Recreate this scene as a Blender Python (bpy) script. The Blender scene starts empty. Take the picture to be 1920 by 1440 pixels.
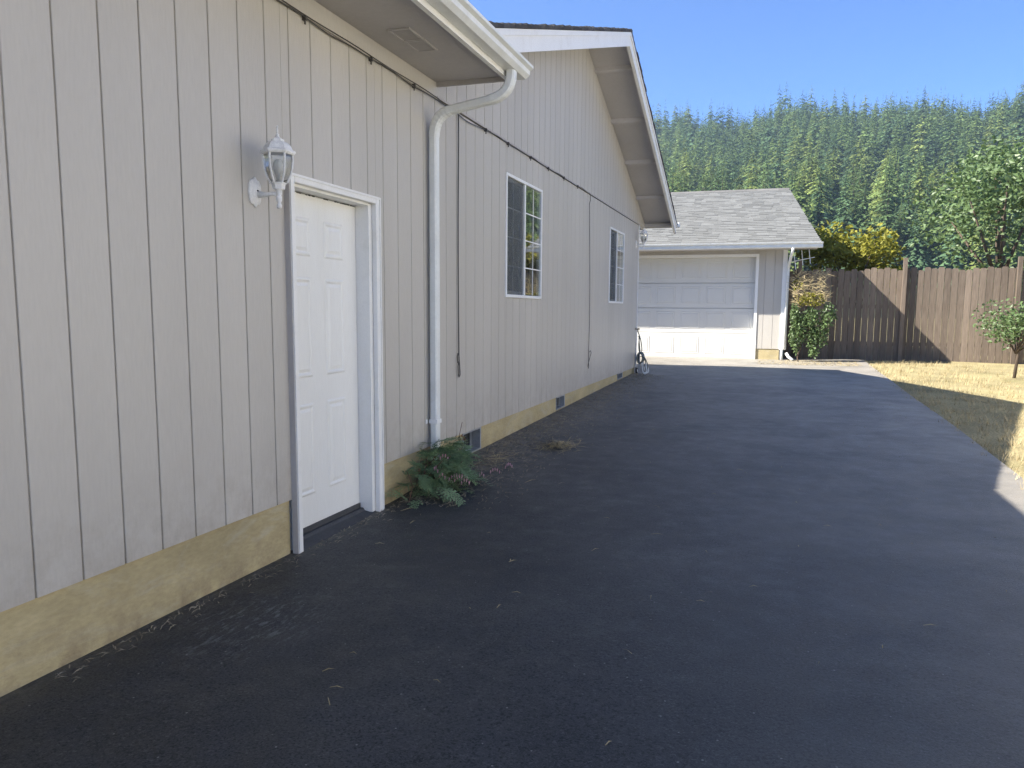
import bpy, math, random
import numpy as np
from mathutils import Vector, Matrix

random.seed(7)
rng = np.random.default_rng(11)
sc = bpy.context.scene
COL = sc.collection

# ------------------------------------------------------------------ camera
cam_d = bpy.data.cameras.new('camera')
cam = bpy.data.objects.new('camera', cam_d)
COL.objects.link(cam)
R_ = Vector((0.95058248, 0.31039225, 0.00704201))
U_ = Vector((-0.04430667, 0.11317079, 0.99258717))
F_ = Vector((-0.30729442, 0.94384799, -0.12133061))
M = Matrix.Identity(4)
for i in range(3):
    M[i][0], M[i][1], M[i][2] = R_[i], U_[i], -F_[i]
M[0][3], M[1][3], M[2][3] = 2.6, 0.0, 1.0
cam.matrix_world = M
cam_d.sensor_width = 36
cam_d.lens = 36 * 1516.7 / 1920
cam_d.shift_y = 46.6 / 1920
cam_d.clip_start = 0.05
cam_d.clip_end = 6000
sc.camera = cam

# ------------------------------------------------------------------ world, sun, exposure
S = Vector((-1.1, -0.48, 1.0)).normalized()
world = bpy.data.worlds.new('World')
sc.world = world
world.use_nodes = True
wn, wl = world.node_tree.nodes, world.node_tree.links
bg = wn['Background']
sky = wn.new('ShaderNodeTexSky')
sky.sky_type = 'NISHITA'
sky.sun_disc = False
sky.sun_elevation = math.asin(S.z)
sky.sun_rotation = math.atan2(S.x, S.y)
sky.altitude = 2500
sky.air_density = 0.6
sky.dust_density = 0.0
sky.ozone_density = 10.0
wl.new(sky.outputs[0], bg.inputs[0])
bg.inputs[1].default_value = 0.10
sun_d = bpy.data.lights.new('sun', 'SUN')
sun_d.energy = 4.3
sun_d.angle = math.radians(0.5)
sun_d.color = (1.0, 0.94, 0.84)
sun = bpy.data.objects.new('sun', sun_d)
COL.objects.link(sun)
sun.rotation_euler = (-S).to_track_quat('-Z', 'Y').to_euler()
sc.view_settings.view_transform = 'Standard'
sc.view_settings.look = 'None'
sc.view_settings.gamma = 1
sc.view_settings.exposure = 1.92
sc.view_settings.use_curve_mapping = False
sc.render.engine = 'CYCLES'
sc.cycles.use_denoising = True
sc.cycles.denoising_prefilter = 'NONE'
sc.cycles.max_bounces = 8
sc.cycles.transparent_max_bounces = 12

# ------------------------------------------------------------------ materials
def mat(name, base=(.5, .5, .5), rough=.6, spec=.5, metal=0, bump=0, nscale=8, var=.12, stretch=(1, 1, 1),
        dirt=None, dirt_scale=3, dirt_amt=.5, attr=False, trans=0, objrand=0, fine=60, finevar=.08, distort=0, splash=None):
    m = bpy.data.materials.new(name)
    m.use_nodes = True
    n, l = m.node_tree.nodes, m.node_tree.links
    b = n['Principled BSDF']
    b.inputs['Roughness'].default_value = rough
    b.inputs['Specular IOR Level'].default_value = spec
    b.inputs['Metallic'].default_value = metal
    geo = n.new('ShaderNodeNewGeometry')
    mp = n.new('ShaderNodeMapping')
    mp.inputs['Scale'].default_value = stretch
    l.new(geo.outputs['Position'], mp.inputs[0])
    n1 = n.new('ShaderNodeTexNoise'); n1.inputs['Scale'].default_value = nscale; n1.inputs['Detail'].default_value = 6
    n2 = n.new('ShaderNodeTexNoise'); n2.inputs['Scale'].default_value = fine; n2.inputs['Detail'].default_value = 4
    l.new(mp.outputs[0], n1.inputs[0]); l.new(mp.outputs[0], n2.inputs[0])
    if attr:
        a = n.new('ShaderNodeAttribute'); a.attribute_name = 'col'
        src = a.outputs['Color']
    else:
        rgb = n.new('ShaderNodeRGB'); rgb.outputs[0].default_value = (*base, 1)
        src = rgb.outputs[0]
    def mul(src, fac_out, amt):
        mr = n.new('ShaderNodeMapRange')
        mr.inputs[1].default_value = .3; mr.inputs[2].default_value = .7
        mr.inputs[3].default_value = 1 - amt; mr.inputs[4].default_value = 1 + amt
        l.new(fac_out, mr.inputs[0])
        vm = n.new('ShaderNodeVectorMath'); vm.operation = 'SCALE'
        l.new(src, vm.inputs[0]); l.new(mr.outputs[0], vm.inputs['Scale'])
        return vm.outputs[0]
    src = mul(src, n1.outputs[0], var)
    src = mul(src, n2.outputs[0], finevar)
    if objrand:
        oi = n.new('ShaderNodeObjectInfo')
        mr = n.new('ShaderNodeMapRange'); mr.inputs[3].default_value = 1 - objrand; mr.inputs[4].default_value = 1 + objrand
        l.new(oi.outputs['Random'], mr.inputs[0])
        vm = n.new('ShaderNodeVectorMath'); vm.operation = 'SCALE'
        l.new(src, vm.inputs[0]); l.new(mr.outputs[0], vm.inputs['Scale']); src = vm.outputs[0]
    if dirt:
        n3 = n.new('ShaderNodeTexNoise'); n3.inputs['Scale'].default_value = dirt_scale; n3.inputs['Detail'].default_value = 8
        n3.inputs['Roughness'].default_value = .7; n3.inputs['Distortion'].default_value = distort
        l.new(mp.outputs[0], n3.inputs[0])
        mr = n.new('ShaderNodeMapRange'); mr.inputs[1].default_value = .5; mr.inputs[2].default_value = .75
        mr.inputs[4].default_value = dirt_amt
        l.new(n3.outputs[0], mr.inputs[0])
        mx = n.new('ShaderNodeMix'); mx.data_type = 'RGBA'
        mx.inputs[7].default_value = (*dirt, 1)
        l.new(mr.outputs[0], mx.inputs[0]); l.new(src, mx.inputs[6]); src = mx.outputs[2]
    if splash:
        sx = n.new('ShaderNodeSeparateXYZ'); l.new(geo.outputs['Position'], sx.inputs[0])
        mr = n.new('ShaderNodeMapRange'); mr.inputs[1].default_value = splash[0]; mr.inputs[2].default_value = splash[1]
        mr.inputs[3].default_value = splash[2]; mr.inputs[4].default_value = 0
        l.new(sx.outputs[2], mr.inputs[0])
        n4 = n.new('ShaderNodeTexNoise'); n4.inputs['Scale'].default_value = 7; n4.inputs['Detail'].default_value = 8; n4.inputs['Roughness'].default_value = .75
        l.new(geo.outputs['Position'], n4.inputs[0])
        m4 = n.new('ShaderNodeMapRange'); m4.inputs[1].default_value = .42; m4.inputs[2].default_value = .68; l.new(n4.outputs[0], m4.inputs[0])
        mu = n.new('ShaderNodeMath'); mu.operation = 'MULTIPLY'; l.new(mr.outputs[0], mu.inputs[0]); l.new(m4.outputs[0], mu.inputs[1])
        mx = n.new('ShaderNodeMix'); mx.data_type = 'RGBA'; mx.inputs[7].default_value = (.20, .15, .10, 1)
        l.new(mu.outputs[0], mx.inputs[0]); l.new(src, mx.inputs[6]); src = mx.outputs[2]
    l.new(src, b.inputs['Base Color'])
    if bump:
        bp = n.new('ShaderNodeBump'); bp.inputs['Strength'].default_value = bump; bp.inputs['Distance'].default_value = .01
        l.new(n2.outputs[0], bp.inputs['Height']); l.new(bp.outputs[0], b.inputs['Normal'])
    if trans:
        tr = n.new('ShaderNodeBsdfTranslucent'); l.new(src, tr.inputs[0])
        ms = n.new('ShaderNodeMixShader'); ms.inputs[0].default_value = trans
        l.new(b.outputs[0], ms.inputs[1]); l.new(tr.outputs[0], ms.inputs[2])
        l.new(ms.outputs[0], n['Material Output'].inputs[0])
    return m

MAT = {}
MAT['siding'] = mat('siding paint', (.49, .465, .422), .45, .5, bump=.13, nscale=1.1, var=.06, stretch=(1, 1, .15), fine=80, finevar=.03,
                    dirt=(.45, .42, .39), dirt_scale=5, dirt_amt=.2, objrand=.025, splash=(-.1, .35, .35))
MAT['mauve'] = mat('mauve trim paint', (.42, .40, .39), .6, .4, bump=.08, nscale=2, var=.05, fine=40, finevar=.03)
MAT['soffit'] = mat('soffit paint', (.48, .46, .455), .65, .3, bump=.06, nscale=1.5, var=.06, fine=30, finevar=.03)
MAT['white'] = mat('white trim paint', (.80, .80, .78), .45, .4, bump=.05, nscale=3, var=.03, fine=60, finevar=.02,
                   dirt=(.55, .53, .47), dirt_scale=6, dirt_amt=.35)
MAT['door'] = mat('white door paint', (.80, .80, .77), .4, .4, bump=.06, nscale=2, var=.03, stretch=(1, 1, .15), fine=70, finevar=.02,
                  dirt=(.62, .60, .54), dirt_scale=4, dirt_amt=.25)
MAT['alu'] = mat('white painted aluminium', (.74, .76, .75), .4, .5, nscale=4, var=.05, fine=40, finevar=.03,
                 dirt=(.55, .55, .50), dirt_scale=9, dirt_amt=.35)
MAT['vinyl'] = mat('white vinyl', (.82, .83, .83), .35, .5, nscale=3, var=.02, finevar=.01)
MAT['gdoor'] = mat('aged white steel door', (.60, .595, .565), .5, .4, nscale=1.5, var=.03, finevar=.01)
MAT['concrete'] = mat('foundation concrete', (.43, .36, .205), .85, .2, bump=.35, nscale=3, var=.16, fine=45, finevar=.08,
                      stretch=(1, .55, 1.5), distort=1.6, dirt=(.47, .44, .35), dirt_scale=3.0, dirt_amt=.65, splash=(-.42, -.16, .75))
MAT['cable'] = mat('grey black cable', (.075, .072, .07), .5, .4)
MAT['dark'] = mat('dark interior', (.02, .021, .022), .9, .1)
MAT['screen'] = mat('insect screen', (.05, .055, .06), .8, .2, nscale=40, var=.1)
MAT['galv'] = mat('galvanised steel', (.34, .36, .38), .5, .5, metal=.5, nscale=10, var=.15)
MAT['sill'] = mat('worn dark sill', (.06, .062, .066), .7, .3, bump=.2, nscale=5, var=.2, fine=80, finevar=.15)
MAT['shingle'] = mat('asphalt shingle', rough=.95, spec=.1, bump=.5, nscale=5, var=.06, fine=160, finevar=.15, attr=True)
MAT['lamp'] = mat('weathered white cast aluminium', (.78, .78, .77), .6, .3, bump=.2, nscale=25, var=.1, fine=90, finevar=.08,
                  dirt=(.50, .50, .51), dirt_scale=30, dirt_amt=.5)
MAT['oldwood'] = mat('weathered wood', (.17, .135, .105), .85, .2, bump=.4, nscale=2, var=.25, stretch=(1, 1, .08), fine=50, finevar=.2, objrand=.2)
MAT['straw'] = mat('dry straw', (.42, .34, .19), .8, .2, nscale=6, var=.35, finevar=.1)
MAT['litter'] = mat('grey dry litter', (.27, .235, .175), .9, .1, nscale=9, var=.4, finevar=.2)
MAT['leaf'] = mat('grey green leaf', (.215, .32, .17), .55, .4, nscale=12, var=.25, finevar=.1, trans=.25, objrand=.25)
MAT['stem'] = mat('reddish stem', (.16, .09, .07), .6, .3)
MAT['petal'] = mat('pink petal', (.60, .36, .42), .6, .3, trans=.3, nscale=20, var=.3)
MAT['deadleaf'] = mat('dead brown leaf', (.17, .10, .06), .8, .2, nscale=15, var=.3)
MAT['foliage'] = mat('conifer foliage', rough=.8, spec=.15, attr=True, nscale=.12, var=.22, fine=3, finevar=.15, trans=.3, objrand=.28)
MAT['ivy'] = mat('ivy leaf', (.115, .175, .065), .45, .5, nscale=6, var=.35, finevar=.15, trans=.3)
MAT['yleaf'] = mat('yellow green leaf', (.26, .25, .035), .6, .3, nscale=4, var=.35, finevar=.15, trans=.35)
MAT['bark'] = mat('bark', (.11, .085, .065), .9, .1, bump=.6, nscale=4, var=.25, stretch=(1, 1, .2))
MAT['hose'] = mat('grey green hose', (.16, .17, .15), .5, .4)
MAT['rubber'] = mat('dark rubber', (.04, .04, .04), .7, .3)
MAT['brass'] = mat('tarnished brass', (.25, .21, .14), .45, .5, metal=.7)
MAT['soil'] = mat('dry grass ground', (.20, .17, .085), .95, .1, bump=.5, nscale=.8, var=.35, fine=25, finevar=.35,
                  dirt=(.10, .13, .045), dirt_scale=.5, dirt_amt=.7)
MAT['lawn'] = mat('sun bleached grass', (.30, .255, .14), .95, .1, bump=.6, nscale=1.2, var=.25, fine=45, finevar=.35,
                  dirt=(.16, .17, .06), dirt_scale=1.5, dirt_amt=.5)
MAT['lap'] = mat('cream white lap siding', (.76, .755, .735), .5, .3, nscale=2, var=.04, finevar=.02)
MAT['hill'] = mat('forest floor', (.035, .042, .02), .95, .1, nscale=.05, var=.3, fine=.6, finevar=.3)

def glass_mat(name, tint=(1, 1, 1), ior=1.5, rough=0.0):
    m = bpy.data.materials.new(name); m.use_nodes = True
    b = m.node_tree.nodes['Principled BSDF']
    b.inputs['Base Color'].default_value = (*tint, 1)
    b.inputs['Roughness'].default_value = rough
    b.inputs['Transmission Weight'].default_value = 1
    b.inputs['IOR'].default_value = ior
    return m
MAT['glass'] = glass_mat('window glass', (.9, .95, .95), 1.6)
def mesh_mat():
    m = bpy.data.materials.new('fine insect mesh'); m.use_nodes = True
    n, l = m.node_tree.nodes, m.node_tree.links
    b = n['Principled BSDF']; b.inputs['Base Color'].default_value = (.12, .135, .14, 1); b.inputs['Roughness'].default_value = .8
    t = n.new('ShaderNodeBsdfTransparent'); ms = n.new('ShaderNodeMixShader'); ms.inputs[0].default_value = .5
    l.new(t.outputs[0], ms.inputs[1]); l.new(b.outputs[0], ms.inputs[2]); l.new(ms.outputs[0], n['Material Output'].inputs[0])
    return m
MAT['mesh'] = mesh_mat()
MAT['lampglass'] = glass_mat('old lamp glass', (.93, .94, .9), 1.45, .12)

def asphalt():
    m = bpy.data.materials.new('sealed asphalt'); m.use_nodes = True
    n, l = m.node_tree.nodes, m.node_tree.links
    b = n['Principled BSDF']
    geo = n.new('ShaderNodeNewGeometry'); pos = geo.outputs['Position']
    def noise(s, d=5, r=.6, mp=None):
        x = n.new('ShaderNodeTexNoise'); x.inputs['Scale'].default_value = s; x.inputs['Detail'].default_value = d
        x.inputs['Roughness'].default_value = r
        if mp:
            q = n.new('ShaderNodeMapping'); q.inputs['Scale'].default_value = mp; q.inputs['Rotation'].default_value = (0, 0, .5)
            l.new(pos, q.inputs[0]); l.new(q.outputs[0], x.inputs[0])
        else:
            l.new(pos, x.inputs[0])
        return x.outputs[0]
    def rng_(v, a, b_, c, d):
        r = n.new('ShaderNodeMapRange'); r.inputs[1].default_value = a; r.inputs[2].default_value = b_
        r.inputs[3].default_value = c; r.inputs[4].default_value = d
        l.new(v, r.inputs[0]); return r.outputs[0]
    def mix(f, a, c):
        x = n.new('ShaderNodeMix'); x.data_type = 'RGBA'
        l.new(f, x.inputs[0])
        if isinstance(a, tuple): x.inputs[6].default_value = (*a, 1)
        else: l.new(a, x.inputs[6])
        if isinstance(c, tuple): x.inputs[7].default_value = (*c, 1)
        else: l.new(c, x.inputs[7])
        return x.outputs[2]
    def math_(op, a, b_):
        x = n.new('ShaderNodeMath'); x.operation = op
        for i, v in enumerate((a, b_)):
            if isinstance(v, (int, float)): x.inputs[i].default_value = v
            else: l.new(v, x.inputs[i])
        return x.outputs[0]
    big = noise(.9, 4)
    mid = noise(6, 6, .65)
    fine = noise(170, 3, .7)
    c = mix(rng_(big, .35, .65, 0, 1), (.018, .020, .021), (.048, .049, .047))
    c = mix(rng_(mid, .45, .7, 0, .45), c, (.066, .068, .072))
    c = mix(rng_(fine, .48, .72, 0, .75), c, (.10, .10, .10))
    c = mix(rng_(noise(95, 2, .6), .50, .66, 0, .9), c, (.006, .007, .009))
    c = mix(rng_(noise(75, 2, .6), .58, .70, 0, .6), c, (.11, .11, .108))
    c = mix(rng_(noise(2.2, 5, .7), .56, .72, 0, .35), c, (.07, .07, .072))
    v = n.new('ShaderNodeTexVoronoi'); v.inputs['Scale'].default_value = 55
    l.new(pos, v.inputs[0])
    sep = n.new('ShaderNodeSeparateColor'); l.new(v.outputs['Color'], sep.inputs[0])
    speck = math_('MULTIPLY', math_('GREATER_THAN', sep.outputs[0], .985), math_('LESS_THAN', v.outputs['Distance'], .22))
    c = mix(speck, c, (.22, .215, .20))
    a = n.new('ShaderNodeAttribute'); a.attribute_name = 'dirt'
    scuff = noise(26, 6, .75, (1, .35, 1))
    f = math_('MULTIPLY', a.outputs['Fac'], rng_(scuff, .40, .58, .1, 1))
    c = mix(f, c, (.16, .145, .115))
    a3 = n.new('ShaderNodeAttribute'); a3.attribute_name = 'flare_veil'
    c = mix(math_('MULTIPLY', a3.outputs['Fac'], rng_(noise(1.4, 6, .65), .3, .6, .55, 1)), c, (.335, .31, .27))  # lens flare veil painted into the asphalt colour
    a2 = n.new('ShaderNodeAttribute'); a2.attribute_name = 'scuff'
    sc2 = noise(42, 5, .7, (1, .3, 1))
    f2 = math_('MULTIPLY', a2.outputs['Fac'], rng_(sc2, .52, .66, 0, .75))
    c = mix(f2, c, (.20, .21, .21))
    l.new(c, b.inputs['Base Color'])
    l.new(rng_(mid, .3, .7, .5, .75), b.inputs['Roughness'])
    b.inputs['Specular IOR Level'].default_value = .4
    h = math_('ADD', math_('MULTIPLY', fine, .6), math_('MULTIPLY', noise(60, 3, .6), .5))
    bp = n.new('ShaderNodeBump'); bp.inputs['Strength'].default_value = .6; bp.inputs['Distance'].default_value = .007
    l.new(h, bp.inputs['Height']); l.new(bp.outputs[0], b.inputs['Normal'])
    return m
MAT['asphalt'] = asphalt()

# ------------------------------------------------------------------ mesh helpers
class MB:
    def __init__(s): s.v = []; s.f = []; s.c = []
    def add(s, vs, fs, col=None):
        o = len(s.v); s.v += [tuple(v) for v in vs]; s.f += [tuple(i + o for i in f) for f in fs]
        if col is not None: s.c += [col] * len(vs)
        return s
    def box(s, x0, x1, y0, y1, z0, z1, col=None):
        return s.add([(x0, y0, z0), (x1, y0, z0), (x1, y1, z0), (x0, y1, z0), (x0, y0, z1), (x1, y0, z1), (x1, y1, z1), (x0, y1, z1)],
                     [(0, 3, 2, 1), (4, 5, 6, 7), (0, 1, 5, 4), (1, 2, 6, 5), (2, 3, 7, 6), (3, 0, 4, 7)], col)
    def prism(s, poly, axis, a, b, col=None):
        """polygon in the two other axes (x,z for y; y,z for x; x,y for z) extruded from a to b"""
        def P(p, t): return {'x': (t, p[0], p[1]), 'y': (p[0], t, p[1]), 'z': (p[0], p[1], t)}[axis]
        k = len(poly)
        vs = [P(p, a) for p in poly] + [P(p, b) for p in poly]
        fs = [tuple(range(k))[::-1], tuple(range(k, 2 * k))] + [(i, (i + 1) % k, k + (i + 1) % k, k + i) for i in range(k)]
        return s.add(vs, fs, col)
    def tube(s, pts, r, n=8, cap=True):
        pts = [Vector(p) for p in pts]
        rs = r if isinstance(r, (list, tuple)) else [r] * len(pts)
        T = []
        for i in range(len(pts)):
            T.append((pts[min(i + 1, len(pts) - 1)] - pts[max(i - 1, 0)]).normalized())
        ref = Vector((0, 0, 1)) if abs(T[0].z) < .9 else Vector((1, 0, 0))
        nrm = (ref - T[0] * ref.dot(T[0])).normalized()
        vs = []
        for i, p in enumerate(pts):
            nrm = (nrm - T[i] * nrm.dot(T[i])).normalized()
            bn = T[i].cross(nrm)
            for k in range(n):
                a = 2 * math.pi * k / n
                vs.append(p + (nrm * math.cos(a) + bn * math.sin(a)) * rs[i])
        fs = []
        for i in range(len(pts) - 1):
            for k in range(n):
                fs.append((i * n + k, i * n + (k + 1) % n, (i + 1) * n + (k + 1) % n, (i + 1) * n + k))
        if cap:
            fs.append(tuple(range(n))[::-1]); fs.append(tuple(range((len(pts) - 1) * n, len(pts) * n)))
        return s.add(vs, fs)
    def lathe(s, prof, c, n=16):
        vs = []; fs = []
        for r, z in prof:
            for k in range(n):
                a = 2 * math.pi * (k + .5) / n
                vs.append((c[0] + r * math.cos(a), c[1] + r * math.sin(a), c[2] + z))
        m = len(prof)
        for i in range(m - 1):
            for k in range(n):
                fs.append((i * n + k, i * n + (k + 1) % n, (i + 1) * n + (k + 1) % n, (i + 1) * n + k))
        fs.append(tuple(range(n))[::-1]); fs.append(tuple(range((m - 1) * n, m * n)))
        return s.add(vs, fs)
    def mesh(s, name, m, smooth=False):
        me = bpy.data.meshes.new(name)
        me.from_pydata([tuple(v) for v in s.v], [], s.f)
        if s.c:
            at = me.color_attributes.new('col', 'FLOAT_COLOR', 'POINT')
            at.data.foreach_set('color', np.array([(*c, 1) for c in s.c], dtype=np.float32).ravel())
        me.materials.append(MAT[m] if isinstance(m, str) else m)
        if smooth:
            me.polygons.foreach_set('use_smooth', [True] * len(me.polygons))
        me.update()
        return me
    def build(s, name, m, parent=None, smooth=False, bevel=0):
        o = bpy.data.objects.new(name, s.mesh(name, m, smooth))
        COL.objects.link(o)
        attach(o, parent)
        if bevel:
            b = o.modifiers.new('bevel', 'BEVEL'); b.width = bevel; b.segments = 2; b.limit_method = 'ANGLE'; b.angle_limit = math.radians(40)
        return o

WL = {}
def attach(o, parent, world=(0, 0, 0)):
    """place o with its mesh at world offset, under parent"""
    w = Vector(world)
    pw = WL.get(parent.name, Vector((0, 0, 0))) if parent else Vector((0, 0, 0))
    o.parent = parent
    o.location = w - pw
    WL[o.name] = w
def tag(o, label=None, cat=None, group=None, kind=None):
    if label: o['label'] = label
    if cat: o['category'] = cat
    if group: o['group'] = group
    if kind: o['kind'] = kind
    return o
def thing(name, loc, label, cat, group=None):
    o = bpy.data.objects.new(name, None); COL.objects.link(o)
    o.empty_display_size = .1
    o.location = loc; WL[o.name] = Vector(loc)
    return tag(o, label, cat, group)
def inst(name, me, parent, world=(0, 0, 0)):
    o = bpy.data.objects.new(name, me); COL.objects.link(o); attach(o, parent, world); return o
def set_attr(me, name, vals):
    at = me.attributes.new(name, 'FLOAT', 'POINT'); at.data.foreach_set('value', np.asarray(vals, dtype=np.float32))

# ------------------------------------------------------------------ ground
def base_z(y): return -.405 if y < 4.5 else -.405 + .0163 * (y - 4.5)
BERM = [(5.3, 0), (6.2, .04), (6.8, .055), (9.9, .047), (13, .04), (15.4, .03), (16.2, 0)]
def berm(y):
    if y <= BERM[0][0] or y >= BERM[-1][0]: return 0
    for (a, h0), (b, h1) in zip(BERM, BERM[1:]):
        if a <= y <= b: return h0 + (h1 - h0) * (y - a) / (b - a)
def ground_z(x, y):
    f = max(0, 1 - max(x, 0) / .8) ** 1.6
    w = .006 * math.sin(x * 1.7 + y * .6) + .005 * math.sin(y * 1.1 - x * .8)
    return base_z(y) + berm(y) * f + (w if x > .05 else 0) * min(1, max(x, 0) * 3)
def hill_h(x, y):
    d = math.hypot(x - 2.6, y)
    az = math.degrees(math.atan2(x - 2.6, y))
    t = min(max((d - 120) / 420, 0), 1)
    ridge = 106 + 2 * math.sin(az * .9 + 1.2) + 7 * max(0, min(1, (az + 3.6) / 3)) - 8 * max(0, min(1, (az - 3) / 9))
    h = ridge * (t ** 1.25)
    if d > 540: h -= (d - 540) * .12
    ww = max(0, 1 - max(0, abs(az - 0) - 35) / 50)
    return max(h, 0) * ww + (3 * math.sin(x * .02) * math.cos(y * .017) if d > 150 else 0)
def far_z(x, y):
    return -.478 + .0163 * min(y, 60) - .06 + hill_h(x, y) if y > -40 else -.478 - .65 - .06

xs = np.concatenate([np.arange(-1400, -300, 60), np.arange(-300, 320, 12), np.arange(320, 1500, 60)])
ys = np.concatenate([np.arange(-600, -40, 60), np.arange(-40, 760, 12), np.arange(760, 1700, 80)])
mb = MB()
nx, ny = len(xs), len(ys)
mb.v = [(float(x), float(y), far_z(float(x), float(y))) for y in ys for x in xs]
mb.f = [(j * nx + i, j * nx + i + 1, (j + 1) * nx + i + 1, (j + 1) * nx + i) for j in range(ny - 1) for i in range(nx - 1)]
g = mb.build('ground', 'soil', smooth=True); tag(g, kind='structure')
g.data.materials.append(MAT['hill'])
for p in g.data.polygons:
    c = p.center
    if math.hypot(c.x, c.y) > 95 and c.y > 20: p.material_index = 1

gx = np.concatenate([np.arange(-3.2, 0, .8), np.arange(0, 1.2, .06), np.arange(1.2, 4.61, .2)])
gy = np.concatenate([np.arange(-7, 2, .5), np.arange(2, 21.01, .1)])
mb = MB(); nx, ny = len(gx), len(gy)
mb.v = [(float(x), float(y), ground_z(float(x), float(y))) for y in gy for x in gx]
mb.f = [(j * nx + i, j * nx + i + 1, (j + 1) * nx + i + 1, (j + 1) * nx + i) for j in range(ny - 1) for i in range(nx - 1)]
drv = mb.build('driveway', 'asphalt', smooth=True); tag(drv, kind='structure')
dv = []; sv = []
for (x, y, z) in mb.v:
    d = 0.0
    if 5.2 < y < 16.2 and x < 1.1:
        d = max(0, 1 - x / (.75 + .25 * math.sin(y * 2.1) + .12 * math.sin(y * 5.3))) * min(1, (y - 5.2) / .8) * .95
    if y < 5.4 and x < .16: d = max(d, .55 * (1 - x / .16))
    if y > 16.0: d = max(d, .55)
    dv.append(d)
    sv.append(max(0, 1 - math.hypot((x - .42) / .42, (y - 2.95) / .55)) * 1.3 if x > 0 else 0)
set_attr(drv.data, 'flare_veil', [max(0, min(1, (y - 3.6 + 2.4 * (x - 1.5)) / 14)) * .9 for (x, y, z) in mb.v]); set_attr(drv.data, 'dirt', dv); set_attr(drv.data, 'scuff', sv)  # painted veil: asphalt paler towards the garage and the right

mb = MB()
lx = np.arange(4.58, 14.1, .5); ly = np.arange(-12, 24.1, .5)
mb.v = [(float(x), float(y), base_z(float(y)) - .012 - (.02 if x > 4.6 else .03) + .012 * math.sin(x * 2.3 + y * 1.7)) for y in ly for x in lx]
mb.f = [(j * len(lx) + i, j * len(lx) + i + 1, (j + 1) * len(lx) + i + 1, (j + 1) * len(lx) + i) for j in range(len(ly) - 1) for i in range(len(lx) - 1)]
tag(mb.build('lawn', 'lawn', smooth=True), kind='structure')

# ------------------------------------------------------------------ house
house = thing('house', (-4, 8, -.4), 'long mauve grey house with grooved siding and a white door along the driveway', 'house')
G0, GP, GW = 3.562, .2215, .009          # groove grid
ZB, ZT = -.088, 2.62                      # siding bottom, top of the lower boards
YC = 15.764                               # far corner
def Tz(y):                                # top surface of the far roof
    return 4.64 - .3435 * (y - 11.03) if y > 11.03 else 4.64 - .306 * (11.03 - y)

# cores
mb = MB()
mb.box(-8, -.2, -5, 6.02, -.6, 2.70)
mb.box(-8, -.2, 6.02, YC - .02, -.6, 2.62)
core = mb.build('inner_wall', 'dark', house)
wall = MB()
openings = [(3.98, 4.94, -.6, 1.69), (7.76, 9.0, 1.15, 2.325), (12.975, 14.195, 1.145, 2.31)]
ycuts = [-5]
for (a, b, c, d) in openings:
    wall.box(-.2, -.010, ycuts[-1], a, ZB + .004, 2.70 if a < 6 else 2.62)
    wall.box(-.2, -.010, a, b, d, 2.70 if a < 6 else 2.62)
    if c > -.5: wall.box(-.2, -.010, a, b, ZB + .004, c)
    ycuts.append(b)
    if b < 6: wall.box(-.2, -.010, b, 6.02, ZB + .004, 2.70); ycuts[-1] = 6.02
wall.box(-.2, -.010, ycuts[-1], YC - .02, ZB + .004, 2.62)
side_wall = wall.build('side_wall', 'siding', house)
# lower boards
board_cache = {}
def board(y0, y1, z0, z1, parent, x0=-.012, x1=0.0):
    key = (round(y1 - y0, 3), round(z1 - z0, 3), x0, x1)
    if key not in board_cache:
        w, h = y1 - y0, z1 - z0
        b = MB(); e = .0022
        b.prism([(x0, 0), (x1 - e, 0), (x1, e), (x1, w - e), (x1 - e, w), (x0, w)], 'z', 0, h)
        board_cache[key] = b.mesh('siding_board', 'siding')
    return inst('siding_board', board_cache[key], parent, (0, y0, z0))
cut_rects = [(3.928, 5.000, -.6, 1.741), (7.73, 9.02, 1.12, 2.352), (12.95, 14.222, 1.118, 2.334)]
def boards(y_start, y_end, z0, z1, parent):
    k = math.floor((y_start - G0) / GP)
    while True:
        a = G0 + k * GP + GW / 2; b = G0 + (k + 1) * GP - GW / 2; k += 1
        a2, b2 = max(a, y_start), min(b, y_end)
        if a2 >= y_end: break
        if b2 - a2 < .012: continue
        pieces = [(a2, b2)]
        for (c, d, e, f) in cut_rects:
            if b2 <= c or a2 >= d: continue
            if a2 < c - .01: board(a2, c - .002, z0, z1, parent)
            if b2 > d + .01: board(d + .002, b2, z0, z1, parent)
            m0, m1 = max(a2, c), min(b2, d)
            if m1 - m0 > .01:
                if f < z1: board(m0, m1, f + .002, z1, parent)
                if e > z0: board(m0, m1, z0, e - .002, parent)
            pieces = []
            break
        for (p, q) in pieces: board(p, q, z0, z1, parent)
boards(-3.0, YC - .03, ZB, ZT, side_wall)
# frieze of the near wing and flashing strip along the gable
MB().box(-.012, .0072, -4.6, 6.040, 2.624, 2.744).build('frieze_board', 'siding', house)
MB().box(-.012, .010, 6.03, YC + .02, 2.632, 2.648).build('flashing_strip', 'mauve', house)
MB().box(-.02, .012, YC - .028, YC + .016, ZB, 2.63).build('corner_trim', 'white', house)
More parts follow.
